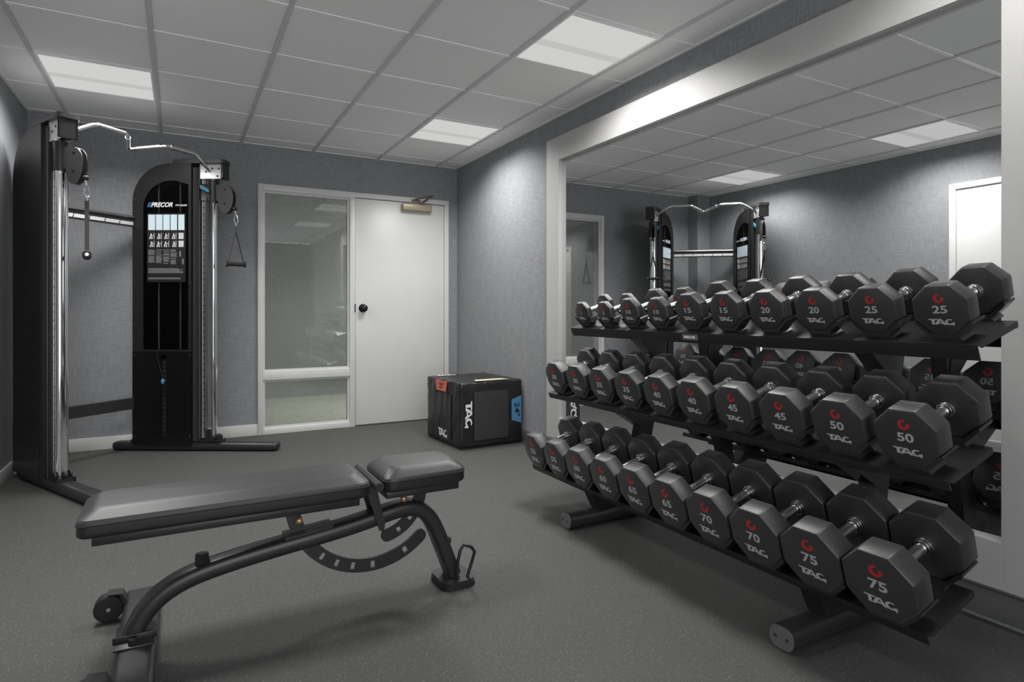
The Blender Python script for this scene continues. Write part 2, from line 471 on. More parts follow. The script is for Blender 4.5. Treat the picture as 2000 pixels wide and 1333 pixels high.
# baseboards
def bboard(name, q, mat='base'):
    return struct(MB().box(*q, 0.003).build(name, mat))
bboard('baseboard_back', (-0.775, OX0, YB - .013, YB, 0, 0.101))
bboard('baseboard_left', (XL, XL + .013, 2.80, 5.555, 0, 0.101))
bboard('baseboard_front', (XL, XL + .013, YF, 1.87, 0, 0.101))
bboard('baseboard_right', (XR - .010, XR, YF, YB, 0.016, 0.115), 'rbase')

# ---- door set in the back wall: frame, sidelight, door
b = MB()
fy0, fy1 = YB - .022, YB + .13
b.box(OX0, 0.648, fy0, fy1, 0, OZ, .003)
b.box(0.648, 1.470, fy0, fy1, 2.178, OZ - .001, .003)
b.box(1.418, 1.468, fy0, fy1, 0, 2.1775, .003)
b.box(1.468, OX1, fy0, fy1, 2.188, OZ - .001, .003)
b.box(2.390, OX1, fy0, fy1, 0, 2.1875, .003)
b.box(0.648, 1.418, fy0, fy1, 0.485, 0.560, .003)
b.box(0.648, 1.418, fy0, fy1, 0.0, 0.052, .003)
struct(b.build('trim_3', 'trim'))
# glazing beads
b = MB()
for (z0, z1) in ((0.560, 2.178), (0.052, 0.485)):
    b.box(0.648, 0.666, YB + .0, YB + .03, z0, z1); b.box(1.400, 1.418, YB + .0, YB + .03, z0, z1)
    b.box(0.666, 1.400, YB + .0, YB + .03, z1 - .018, z1); b.box(0.666, 1.400, YB + .0, YB + .03, z0, z0 + .018)
wf = struct(b.build('window_1', 'trim'))
for (z0, z1) in ((0.578, 2.160), (0.070, 0.467)):
    o = MB().box(0.666, 1.400, YB + .012, YB + .018, z0, z1).build('glass_pane', 'glass', wf)
d1 = struct(MB().box(1.474, 2.384, YB - .006, YB + .038, 0.012, 2.181, .002).build('door_1', 'doorp'))
k = MB()
k.cyl((1.546, YB - .006, 1.130), (1.546, YB - .014, 1.130), .041, 28, bev=.003)
k.cyl((1.546, YB - .014, 1.130), (1.546, YB - .04, 1.130), .014, 20)
k.sphere((1.546, YB - .055, 1.130), .035, 24, (1, .7, 1))
k.build('door_handle', 'lever', d1)
MB().box(1.462, 1.472, YB - .024, YB - .004, 1.09, 1.17).build('strike_plate', 'lever', d1)
for z in (0.98, 1.90, 0.22):
    h = MB(); h.cyl((2.388, YB - .012, z), (2.388, YB - .012, z + .11), .007, 12); h.build('hinge', 'bracket', d1)
cl = MB().box(1.925, 2.235, YB - .07, YB - .006, 2.098, 2.166, .012, seg=3).build('door_closer', 'bronze', d1)
a = MB()
a.box(2.120, 2.150, YB - .06, YB - .03, 2.166, 2.186)
a.sweep([(2.135, YB - .05, 2.188), (2.205, YB - .150, 2.240)], [(-.011, -.004), (.011, -.004), (.011, .004), (-.011, .004)])
a.sweep([(2.21, YB - .150, 2.249), (2.06, YB - .03, 2.215)], [(-.010, -.004), (.010, -.004), (.010, .004), (-.010, .004)])
a.box(2.03, 2.12, YB - .034, YB - .021, 2.194, 2.214)
a.build('closer_arm', 'bronze_arm', cl)

# ---- hallway beyond the glass
HY = YB + 2.30
wall('wall_hallway', [(-0.6, 3.4, HY, HY + .1, 0, 2.45), (-0.7, -0.6, YB + .14, HY, 0, 2.45), (3.4, 3.5, YB + .14, HY, 0, 2.45)], 'hall')
struct(MB().box(-.7, 3.5, YB + .14, HY + .1, -.1, 0.0).build('floor_hallway', 'hallfloor'))
struct(MB().box(-.7, 3.5, YB + .14, HY + .1, 2.45, 2.5).build('ceiling_hallway', 'hall'))
t = thing('hallway_fill_lamp', 'unseen round lamp added to light the hallway beyond the wired glass', 'ceiling light', (1.9, YB + .95, 2.45))  # added lamp, hidden behind the door, that brightens the hallway
MB().cyl((0, 0, 0), (0, 0, -.02), .13, 28, bev=.004).build('rim', 'grid', t)
MB().cyl((0, 0, -.0205), (0, 0, -.028), .11, 28).build('diffuser', 'lens', t)
ld = bpy.data.lights.new('lamp', 'AREA'); ld.shape = 'DISK'; ld.size = .2; ld.energy = 20; ld.spread = math.radians(120)
lo = bpy.data.objects.new('lamp', ld); C.objects.link(lo); lo.parent = t; lo.location = (0, 0, -.035)

# ---- door in the left wall (seen in the mirror)
b = MB()
lx0, lx1 = XL - .12, XL + .022
b.box(lx0, lx1, 2.755, 2.805, 0, 2.225, .003); b.box(lx0, lx1, 1.875, 1.925, 0, 2.225, .003); b.box(lx0, lx1, 1.925, 2.755, 2.175, 2.224, .003)
struct(b.build('trim_4', 'trim'))
d2 = struct(MB().box(XL - .036, XL + .006, 1.928, 2.752, .012, 2.172, .002).build('door_2', 'doorp'))
k = MB(); k.cyl((XL + .006, 2.0, 1.0), (XL + .045, 2.0, 1.0), .012, 16); k.sphere((XL + .055, 2.0, 1.0), .03, 20, (.7, 1, 1)); k.build('door_handle', 'lever', d2)

# ---- big mirror with wide frame
mt = thing('wall_mirror', 'huge wall mirror in a wide pale silver frame behind the dumbbell rack', 'mirror', (XR - .02, 2.37, 0.14))
def rel(q, o): return (q[0] - o[0], q[1] - o[0], q[2] - o[1], q[3] - o[1], q[4] - o[2], q[5] - o[2])
ml = (XR - .02, 2.37, 0.14)
fy = (0.835, 3.905); fi = (1.001, 3.739); fz = (0.141, 2.408); fzi = (0.305, 2.232)
xf0, xf1 = XR - .050, XR - .001
for q in ((xf0, xf1, fi[0], fi[1], fzi[1], fz[1]), (xf0, xf1, fi[0], fi[1], fz[0], fzi[0]), (xf0, xf1, fi[1], fy[1], fz[0], fz[1]), (xf0, xf1, fy[0], fi[0], fz[0], fz[1])):
    MB().box(*rel(q, ml), .0012, seg=1).build('frame_board', 'frame', mt)
g = MB().box(*rel((XR - .016, XR - .003, fi[0], fi[1], fzi[0], fzi[1]), ml)).build('mirror_glass', 'mirror', mt)
g['label'] = 'mirror glass'

# ================================================================== DUMBBELL RACK
RX, RY = 2.12, 1.935
rack = thing('dumbbell_rack', 'black three-tier steel dumbbell rack standing in front of the wall mirror', 'rack', (RX, RY, 0))
TILT = math.radians(16.3)
DEP = 0.255
Y0, Y1 = 0.893, 2.985
TIERS = {'bottom': (1.800, 0.212), 'middle': (1.912, 0.620), 'top': (2.072, 1.001)}
ct, st = math.cos(TILT), math.sin(TILT)
def shelf_pt(tier, s, y, w=0.0):     # s along the slope, w above the surface
    x, z = TIERS[tier]
    return Vector((x + s * ct - w * st - RX, y - RY, z + s * st + w * ct))
for tier in TIERS:
    b = MB(); th = .004
    def sl(prof, y0=Y0, y1=Y1):
        b.prism([shelf_pt(tier, s, y0, w) for s, w in prof], (0, y1 - y0, 0))
    lip = {'top': .050, 'middle': .032, 'bottom': .034}[tier]
    sl([(0, 0), (DEP, 0), (DEP, -.024), (DEP - .004, -.024), (DEP - .004, -th), (.004, -th), (.010, -lip), (.006, -lip), (0, -lip * .5)])
    o = b.build('shelf', 'powder', rack)
    for yy in (Y0 - .003, Y1):
        e = MB()
        e.prism([shelf_pt(tier, s, yy, w) for s, w in ((.0, 0), (DEP, 0), (DEP, -.02), (.02, -.014))], (0, .003, 0))
        e.build('end_flange', 'powder', o)
# maker plate on top front lip
pb = shelf_pt('top', -.0012, 2.03, -.020)
mpl = MB().box(-.0015, .0005, -.048, .048, -.014, .014, .0006).xf(Matrix.Translation(pb) @ Matrix.Rotation(-0.12, 4, 'Y')).build('maker_plate', 'endcap', rack)
tm = frame_m(pb + Vector((-.0022, 0, .0)), (0, -1, 0), (0, 0, 1))
link('brand_lettering', text_mesh('PRECOR', .012, .07, .03, 'white_print'), mpl, tm)
# feet, posts, brackets
for fyy in (1.283, 2.520):
    y = fyy - RY
    f = MB()
    w, h, r = .040, .036, .030
    sec = round_poly([(-.044, 0.004), (.044, 0.004), (.044, .078), (-.044, .078)], .034, 5)
    f.rings([[Vector((1.722 - RX, y + a, c)) for a, c in sec], [Vector((2.44 - RX, y + a, c)) for a, c in sec]])
    fo = f.build('foot', 'powder2', rack)
    ec = MB()
    sec2 = [(a * .97, .041 + (c - .041) * .97) for a, c in sec]
    ec.rings([[Vector((1.716 - RX, y + a, c)) for a, c in sec2], [Vector((1.7225 - RX, y + a, c)) for a, c in sec2]])
    eo = ec.build('end_cap', 'endcap', fo); eo['label'] = 'grey end cap with two dark screws'
    sc = MB()
    for dy in (-.022, .022): sc.cyl((1.7145 - RX, y + dy, .042), (1.717 - RX, y + dy, .042), .0055, 14)
    sc.build('screw', 'dark', fo)
    # leaning post
    p = MB(); zt = .985
    x0, x1 = 2.095 - RX, 2.290 - RX
    p.prism([(x0, y - .028, .07), (x0 + .095, y - .028, .07), (x1 + .095, y - .028, zt), (x1, y - .028, zt)], (0, .056, 0))
    p.build('post', 'powder', rack)
    for tier in TIERS:
        g = MB()
        a = shelf_pt(tier, .03, 0, -.006); c = shelf_pt(tier, DEP - .01, 0, -.006)
        xx, zz = TIERS[tier]
        def px(z): return x0 + (x1 - x0) * (z - .07) / (zt - .07)
        lowz = {'top': zz - .15, 'middle': zz - .15, 'bottom': .075}[tier]
        if tier == 'bottom':
            pts = [(a.x, a.z), (c.x, c.z), (px(.2) + .03, .08), (1.90 - RX, .078)]
        else:
            pts = [(a.x, a.z), (c.x, c.z), (px(lowz) + .09, lowz), (px(lowz) + .02, lowz)]
        g.prism([(q[0], y - .034, q[1]) for q in pts], (0, .068, 0))
        g.build('bracket', 'powder', rack)
    bl = MB(); bl.cyl((px(.86) - .004 , y, .86), (px(.86) + .0, y, .86), .010, 14); bl.build('bolt', 'steel', rack)

# saddles + dumbbells --------------------------------------------------
def head_outline(a):
    R = a / math.cos(PI / 8)
    pts = [(R * math.cos(PI / 8 + PI / 4 * i), R * math.sin(PI / 8 + PI / 4 * i)) for i in range(8)]
    return round_poly(pts, a * .10, 3)
_mesh = {}
def head_mesh(a, t, rear):
    key = ('head', a, t, rear)
    if key not in _mesh:
        o = head_outline(a); b = MB(); bev = .007 if a > .075 else .010
        xs = [(0, a - bev), (bev * .35, a - bev * .35), (bev, a), (t - bev, a), (t - bev * .35, a - bev * .35), (t, a - bev)]
        b.rings([[Vector((x, p[0] * aa / a, p[1] * aa / a + a)) for p in o] for x, aa in xs])
        _mesh[key] = b.mesh('head', 'urethane', 30)
    return _mesh[key]
def saddle_mesh(a, hw, gap, x0, x1, bx0):
    key = ('sad', a, gap, x0, x1, bx0)
    if key not in _mesh:
        b = MB(); h = a * .414; k = .74 * (a - h); th = .013
        ins = [(-h - k - .010, k + .006), (-h - k, k), (-h, 0), (h, 0), (h + k, k), (h + k + .010, k + .006)]
        out = [(h + k + .013, k), (h + k + .006, k - .010), (h + .004, -th), (-h - .004, -th), (-h - k - .006, k - .010), (-h - k - .013, k)]
        b.prism([(x0, p, q - .0008) for p, q in ins + out], (x1 - x0, 0, 0))
        b.prism([(bx0, -.035, -th), (bx0, .035, -th), (bx0, .045, -gap), (bx0, -.045, -gap)], (x1 - bx0, 0, 0))
        _mesh[key] = b.mesh('saddle', 'saddle')
    return _mesh[key]
def cylx(name, prof, mat, n=24):
    """lathe about the x axis; prof: (x, r)"""
    b = MB()
    b.rings([[Vector((x, r * math.cos(2 * PI * i / n), r * math.sin(2 * PI * i / n))) for i in range(n)] for x, r in prof])
    return b.mesh(name, mat)

#            weight: apothem, head thickness, length, handle radius
SPEC = {5: (.063, .036, .205, .0150), 10: (.070, .046, .232, .0150), 15: (.0775, .052, .258, .0155), 20: (.078, .058, .272, .0160),
        25: (.079, .064, .290, .0165), 30: (.084, .068, .298, .0165), 35: (.085, .070, .302, .0165), 40: (.086, .072, .306, .0165),
        45: (.0865, .075, .310, .0170), 50: (.088, .078, .316, .0170), 55: (.094, .076, .318, .0170), 60: (.096, .078, .322, .0170),
        65: (.098, .080, .326, .0170), 70: (.0995, .083, .331, .0175), 75: (.1012, .086, .338, .0175)}
ROWS = [('bottom', 1.7385, .222, .102, [75, 75, 70, 70, 65, 65, 60, 60, 55, 55]),
        ('middle', 1.878, .641, .088, [50, 50, 45, 45, 40, 40, 35, 35, 30, 30]),
        ('top', 2.067, 1.027, .079, [25, 25, 20, 20, 15, 15, 10, 10, 5, 5])]
WORD = {}
for tier, xf, zb, asad, ws in ROWS:
    for k, wgt in enumerate(ws):
        a, t, L, rh = SPEC[wgt]
        y = .993 + .2088 * k
        near = (k % 2 == 0)
        lab = 'black octagonal %d pound dumbbell on the %s shelf, %s of the two %ds' % (wgt, tier, 'right-hand, nearer one' if near else 'left-hand, farther one', wgt)
        base = Vector((xf + a * st, y - .003, zb + a * (1 - ct))) + Vector((ct, 0, st)) * (L / 2)
        db = thing('dumbbell', lab, 'dumbbell', base, 0, 'dumbbells on the %s shelf' % tier)
        db.rotation_euler = (0, -TILT, 0)
        for rear in (0, 1):
            mtx = Matrix.Translation((-L / 2, 0, 0)) if not rear else Matrix.Translation((L / 2 - t, 0, 0))
            hd = link('head', head_mesh(a, t, rear), db, mtx)
            if not rear:
                fm = lambda up: frame_m((0, 0, a + up), (0, -1, 0), (0, 0, 1))
            else:
                fm = lambda up: frame_m((t, 0, a + up), (0, 1, 0), (0, 0, 1))
            o = link('emblem', emblem_mesh(a * .185), hd, fm(a * .47)); o['label'] = 'red swirl emblem'
            wd = .52 if wgt > 5 else .24
            o = link('weight_number', text_mesh(str(wgt), a * .32, a * wd, .022, 'grey_print'), hd, fm(a * .02)); o['label'] = 'grey number %d' % wgt
            o = link('brand_lettering', tag_mesh(a * .22, a * .92, 'grey_print'), hd, fm(-a * .48)); o['label'] = 'grey TAG lettering'
        x0, x1 = -L / 2 + t, L / 2 - t
        key = ('handle', wgt)
        if key not in _mesh:
            _mesh[key] = cylx('handle', [(x0 - .004, rh * .98), (x0 + .02, rh * .98), ((x0 + x1) / 2 - .02, rh * 1.06), ((x0 + x1) / 2 + .02, rh * 1.06), (x1 - .02, rh * .98), (x1 + .004, rh * .98)], 'steel')
            c = rh * 1.42
            pr = [(0, c), (.004, c), (.005, c * .93), (.007, c * .93), (.008, c), (.012, c), (.013, c * .90), (.015, c * .88), (.016, c * .92), (.020, c * .90), (.022, c * .74)]
            _mesh[('collar', wgt)] = cylx('collar', pr, 'chrome')
        hn = link('handle', _mesh[key], db, Matrix.Translation((0, 0, a)))
        link('collar', _mesh[('collar', wgt)], hn, Matrix.Translation((x0 - .001, 0, 0)))
        link('collar', _mesh[('collar', wgt)], hn, Matrix.Translation((x1 + .001, 0, 0)) @ Matrix.Rotation(PI, 4, 'Z'))
        # saddles belong to the rack
        base_m = Matrix.Translation(base - Vector((RX, RY, 0))) @ Matrix.Rotation(-TILT, 4, 'Y')
        # height of saddle floor above shelf
        sx, sz = TIERS[tier]
        bxx_, bzz_ = xf + a * st, zb + a * (1 - ct)
        gap = round((sx - bxx_) * st - (sz - bzz_) * ct, 4)
        s_front = (sx - bxx_) * ct + (sz - bzz_) * st - L / 2 + .004
        fx0 = -L / 2 + (.004 if tier == 'top' else t * .14); fx1 = -L / 2 + t + .022
        link('saddle', saddle_mesh(asad, 0, gap, round(fx0, 4), round(max(fx1, s_front + .03), 4), round(max(fx0 + .01, s_front), 4)), rack, base_m)
        rx0 = L / 2 - t - .010; rx1 = L / 2 - .006
        link('saddle', saddle_mesh(asad, 0, gap, round(rx0, 4), round(rx1, 4), round(rx0 + .002, 4)), rack, base_m)

# ================================================================== ADJUSTABLE BENCH
BY = 2.25
bench = thing('weight_bench', 'black adjustable weight bench with two flat pads on a bent tube frame', 'bench', (0.4, BY, 0))
def bx(x): return x - 0.4
def pad(name, x0, x1, hw0, hw1, z0, z1, cr0, cr1, inset):
    """padded board: x0..x1, half width hw0 (at x0) to hw1 (at x1)"""
    def outline(ins, dz):
        p = [(bx(x0) + ins, -hw0 + ins), (bx(x1) - ins, -hw1 + ins), (bx(x1) - ins, hw1 - ins), (bx(x0) + ins, hw0 - ins)]
        rp = []
        n = len(p)
        for i, c in enumerate((cr0, cr1, cr1, cr0)):
            q = Vector(p[i]); a = (Vector(p[i - 1]) - q).normalized(); d = (Vector(p[(i + 1) % n]) - q).normalized()
            s, e = q + a * c, q + d * c
            for k in range(7):
                t = k / 6; v = s * (1 - t) ** 2 + q * 2 * t * (1 - t) + e * t * t
                rp.append(v)
        return rp
    def rg(levels):
        return [[Vector((v.x, v.y, z)) for v in outline(i, 0)] for i, z in levels]
    h = z1 - z0; zs = z0 + h * .50
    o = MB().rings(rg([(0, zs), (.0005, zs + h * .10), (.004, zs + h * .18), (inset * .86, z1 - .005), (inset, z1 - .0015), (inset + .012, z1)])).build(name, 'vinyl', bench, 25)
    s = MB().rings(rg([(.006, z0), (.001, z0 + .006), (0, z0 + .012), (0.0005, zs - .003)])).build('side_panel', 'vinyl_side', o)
    pp = outline(-.0005, 0)
    MB().tube([Vector((v.x, v.y, zs - .0015)) for v in pp], .0022, 8, closed=True, cap=False).build('piping', 'rubber', o)
    return o
# backrest
pad('backrest_pad', -.270, .606, .141, .141, .436, .515, .035, .05, .038)
MB().box(bx(-.232), bx(.57), -.108, .108, .402, .4358, .004).build('backrest_frame', 'powder2', bench)
g = MB(); g.prism([(bx(.53), -.03, .4425), (bx(.605), -.03, .4425), (bx(.632), -.03, .462), (bx(.66), -.03, .45), (bx(.60), -.03, .405), (bx(.55), -.03, .405)], (0, .06, 0)); g.build('hinge_bracket', 'powder2', bench)
# seat
pad('seat_pad', .655, .990, .141, .122, .438, .520, .045, .05, .036)
MB().box(bx(.672), bx(.965), -.095, .095, .405, .4378, .004).build('seat_frame', 'powder2', bench)
g = MB(); g.prism([(bx(.64), -.03, .455), (bx(.665), -.03, .442), (bx(.76), -.03, .442), (bx(.72), -.03, .395), (bx(.69), -.03, .395)], (0, .06, 0)); g.build('hinge_bracket', 'powder2', bench)
# hinge tube and riser
h = MB(); h.cyl((bx(.630), -.150, .470), (bx(.630), .150, .470), .017, 24, bev=.002); ho = h.build('hinge_tube', 'powder2', bench)
MB().cyl((bx(.630), -.1515, .470), (bx(.630), -.149, .470), .009, 18).build('bolt', 'rubber', ho)
for yy in (-.058, .050):
    rs = MB()
    rs.prism([(bx(.604), yy, .455), (bx(.640), yy, .470), (bx(.678), yy, .305), (bx(.676), yy, .284), (bx(.668), yy, .276), (bx(.657), yy, .280), (bx(.650), yy, .30)], (0, .008, 0))
    rs.build('riser_plate', 'powder2', bench)
# main beam
path = [(-.150, .030), (-.138, .060), (-.124, .095), (-.104, .130), (-.076, .165), (-.035, .197), (.02, .220), (.075, .235), (.184, .2535), (.30, .2685), (.406, .280), (.50, .291), (.592, .304),
        (.66, .318), (.72, .330), (.765, .336), (.802, .334), (.838, .320), (.866, .296), (.889, .260), (.907, .219), (.925, .170), (.945, .120), (.960, .080), (.975, .04)]
bsec = round_poly([(-.044, -.029), (.044, -.029), (.044, .029), (-.044, .029)], .025, 5)
# smooth the path a little
sp = []
for i in range(len(path) - 1):
    (x0, z0), (x1, z1) = path[i], path[i + 1]
    sp += [(x0, z0), ((x0 + x1) / 2, (z0 + z1) / 2)]
sp.append(path[-1])
for _ in range(3):
    sp = [sp[0]] + [((sp[i - 1][0] + 2 * sp[i][0] + sp[i + 1][0]) / 4, (sp[i - 1][1] + 2 * sp[i][1] + sp[i + 1][1]) / 4) for i in range(1, len(sp) - 1)] + [sp[-1]]
mb = MB().sweep([Vector((bx(x), 0, z)) for x, z in sp], bsec).build('main_beam', 'powder2', bench, 40)
# saddle bracket where first arc passes the beam
sbk = MB(); sbk.prism([(bx(.325), -.040, .296), (bx(.49), -.040, .315), (bx(.492), -.040, .324), (bx(.325), -.040, .306)], (0, .080, 0))
sbk.build('guide_block', 'powder2', bench)
# adjustment arcs with slots
def arc_plate(name, cx, cz, ri, ro, a0, a1, y, th, slots, par):
    b = MB(); n = 60; rm = (ri + ro) / 2; rw = (ro - ri) / 2
    def col(ang, r): return (bx(cx + r * math.cos(math.radians(ang))), cz + r * math.sin(math.radians(ang)))
    def solid(aa, bb, r0, r1, n):
        P = [col(aa + (bb - aa) * i / n, r1) for i in range(n + 1)] + [col(bb - (bb - aa) * i / n, r0) for i in range(n + 1)]
        b.prism([(p[0], y - th / 2, p[1]) for p in P], (0, th, 0))
    sw, sh = math.degrees(.0085 / rm), rw * .50
    cur = a0
    for s_ in slots:
        solid(cur, s_ - sw, ri, ro, 8); solid(s_ - sw, s_ + sw, ri, rm - sh, 2); solid(s_ - sw, s_ + sw, rm + sh, ro, 2)
        cur = s_ + sw
    solid(cur, a1, ri, ro, 8)
    c = col(a1, rm); e = [(c[0] + rw * math.cos(math.radians(a1 + t)), y - th / 2, c[1] + rw * math.sin(math.radians(a1 + t))) for t in range(0, 181, 15)]
    b.prism(e, (0, th, 0))
    return b.build(name, 'powder2', par)
arc_plate('backrest_arc', .642, .429, .266, .316, 178, 312, 0, .010, [231, 243.5, 256, 271, 297], bench)
# seat arc built with slots by hand: angles run downwards from the seat frame
b = MB()
cx, cz, ri, ro = .668, .405, .148, .196
def colp(ang, r): return (bx(cx + r * math.cos(math.radians(ang))), -.005, cz + r * math.sin(math.radians(ang)))
def seg(aa, bb, r0, r1, n=8):
    b.prism([colp(aa + (bb - aa) * i / n, r1) for i in range(n + 1)] + [colp(bb - (bb - aa) * i / n, r0) for i in range(n + 1)], (0, .010, 0))
rm = (ri + ro) / 2; sh = .010; cur = 5
for s_ in (-20, -42, -62):
    w_ = math.degrees(.0075 / rm)
    seg(cur, s_ + w_, ri, ro); seg(s_ + w_, s_ - w_, ri, rm - sh, 2); seg(s_ + w_, s_ - w_, rm + sh, ro, 2); cur = s_ - w_
seg(cur, -78, ri, ro)
c = colp(-78, rm)
b.prism([(c[0] + .024 * math.cos(math.radians(-78 - t)), -.005, c[2] + .024 * math.sin(math.radians(-78 - t))) for t in range(0, 181, 15)], (0, .010, 0))
b.build('seat_arc', 'powder2', bench)
# brass pins
for (x, z, yy) in ((.376, .350, -.012), (.765, .374, -.02)):
    p = MB(); p.sphere((bx(x), yy, z), .0135, 14, (1, .8, 1)); p.cyl((bx(x), yy, z), (bx(x), .012, z), .006, 12); o = p.build('pull_pin', 'brass', bench); o['label'] = 'small brass pull pin'
MB().cyl((bx(.065), 0, .235), (bx(.065), 0, .290), .0255, 6, r1=.0235, bev=.004).build('rubber_stop', 'rubber', bench)
# foot plate at the seat end
fp = MB(); o = round_poly([(bx(.905), -.085), (bx(1.055), -.085), (bx(1.055), .085), (bx(.905), .085)], .05, 6)
fp.rings([[Vector((p[0], p[1], z)) for p in o] for z in (.0, .020)]); fpo = fp.build('foot_pad', 'rubber', bench)
fp = MB(); o2 = [((p[0] - bx(.98)) * .94 + bx(.98), p[1] * .95) for p in o]
fp.rings([[Vector((p[0], p[1], z)) for p in o2] for z in (.020, .030)]); fp.build('foot_plate', 'powder2', bench)
hd = MB(); hp = [(.975, -.055, .03), (.975, -.06, .10), (.985, -.062, .145), (1.000, -.062, .165), (1.035, -.06, .150), (1.052, -.055, .125), (1.040, -.05, .08), (1.022, -.05, .03)]
hd.tube([(bx(x) , yy, z) for x, yy, z in hp], .0065, 12, up=(0, 1, 0)); hd.build('lift_handle', 'powder2', bench)
MB().box(bx(.955), bx(.968), -.012, .012, .160, .185, .003).build('rubber_stop', 'rubber', bench)
# base cross tube, joint and wheels
csec = round_poly([(-.056, 0), (.056, 0), (.056, .066), (-.056, .066)], .022, 5)
MB().rings([[Vector((bx(-.122) + a, y, z)) for a, z in csec] for y in (-.36, .365)]).build('cross_tube', 'powder2', bench)
MB().box(bx(-.185), bx(-.065), -.047, -.043, .0665, .088, .001).build('joint_plate', 'powder', bench)
jo = MB(); jo.box(bx(-.180), bx(-.07), -.095, .06, .0662, .072, .001); jo.build('joint_base', 'powder2', bench)
MB().cyl((bx(-.130), -.07, .070), (bx(-.130), -.07, .086), .013, 6, bev=.002).build('bolt', 'rubber', bench)
for yy in (.285, -.285):
    w = MB(); w.cyl((bx(-.222), yy - .022, .052), (bx(-.222), yy + .022, .052), .046, 28, bev=.004)
    wo = w.build('wheel', 'rubber', bench)
    MB().cyl((bx(-.222), yy - .026, .052), (bx(-.222), yy + .024, .052), .007, 12).build('axle_bolt', 'steel', wo)
    f = MB(); f.prism([(bx(-.225), yy - .026, .104), (bx(-.18), yy - .026, .100), (bx(-.165), yy - .026, .068), (bx(-.165), yy - .026, .03), (bx(-.19), yy - .026, .0995)], (0, .052, 0))
    f.build('wheel_fork', 'powder2', bench)

# ================================================================== PLYO BOX
PBX, PBY = 1.948, 4.315
prot = math.radians(3.0)
box_ = thing('plyo_box', 'black soft plyometric jump box in the back right corner with coloured height labels', 'box', (PBX, PBY, 0), prot)
BW, BD, BH = .575, .645, .533     # width along x, depth along y, height
b = MB()
def puff(nx=14, nz=14):
    pass
b.box(0, BW, 0, BD, .014, BH, .016, seg=3)
bmesh.ops.subdivide_edges(b.bm, edges=[e for e in b.bm.edges if e.calc_length() > .3], cuts=14, use_grid_fill=True)
for v in b.bm.verts:
    x, y, z = v.co
    w = .0030 * math.sin(x * 37 + z * 9) * math.cos(z * 23 + y * 31) + .0018 * math.sin(z * 60 + x * 20 + y * 44)
    if x < .012: v.co.x += w
    if y < .012: v.co.y += w
    if z > BH - .012: v.co.z += w * .8
cov = b.build('vinyl_cover', 'canvas', box_, 60)
poly_part_early = MB().prism([(-.0045, .165, .06), (-.0045, .53, .06), (-.0045, .53, .42), (-.0045, .165, .42)], (-.0015, 0, 0)).build('grip_patch', 'canvas', box_)
MB().box(.012, BW - .012, .012, BD - .012, 0, .016).build('base_pad', 'rubber', box_)
# patches and labels
f0 = lambda u, z, off=.004: frame_m((u, -off, z), (1, 0, 0), (0, 0, 1))            # face towards -y (right-hand in the photo)
f1 = lambda y, z, off=.004: frame_m((-off, y, z), (0, -1, 0), (0, 0, 1))           # face towards -x (left-hand)
ftop = lambda x, y, off=.004: frame_m((x, y, BH + off), (1, 0, 0), (0, 1, 0))
def poly_part(name, pts, mat, par, mtx, th=.0012):
    o = link(name, MB().prism([(p[0], p[1], 0) for p in pts], (0, 0, th)).mesh(name, mat), par, mtx); return o
poly_part('grip_patch', [(-.16, -.195), (.16, -.195), (.16, .195), (-.16, .195)], 'canvas_patch', box_, f0(.275, .262, .0055))
o = poly_part('height_label', [(-.055, -.085), (.040, -.115), (.040, .115), (-.055, .085)], 'blue', box_, f0(.522, .285, .0065)); o['label'] = 'blue label reading 24"'
link('height_number', text_mesh('24"', .050, .115, .02, 'ink'), o, frame_m((.0, .0, .0013), (0, -1, 0), (1, 0, 0)))
o = poly_part('height_label', [(-.115, .045), (.115, .045), (.088, -.042), (-.088, -.042)], 'orange', box_, f1(.345, BH - .054, .0065)); o['label'] = 'orange label reading 20"'
link('height_number', text_mesh('20"', .050, .085, .02, 'ink'), o, frame_m((.0, .0, .0013), (1, 0, 0), (0, 1, 0)))
o = poly_part('height_label', [(-.155, -.02), (.155, -.02), (.125, .065), (-.125, .065)], 'cream', box_, ftop(.295, .030, .0060)); o['label'] = 'cream label on the top edge'
link('brand_lettering', tag_mesh(.058, .215, 'white_print'), box_, frame_m((.068, -.0065, .28), (0, 0, -1), (1, 0, 0)))
link('brand_lettering', tag_mesh(.060, .170, 'white_print'), box_, f1(.32, .092, .0065))
link('brand_lettering', tag_mesh(.05, .185, 'white_print'), box_, frame_m((.13, .55, BH + .0065), (1, 0, 0), (0, 1, 0)))
for q in ((-.0015, -.0045, 0.02, BH - .02),):
    sm = MB(); sm.tube([(.002, .002, .03), (.002, .002, BH - .01)], .0035, 8); sm.tube([(.01, -.0005, .034), (BW - .01, -.0005, .034)], .0025, 8); sm.tube([(-.0005, .01, .034), (-.0005, BD - .01, .034)], .0025, 8)
    sm.build('seam', 'rubber', box_)

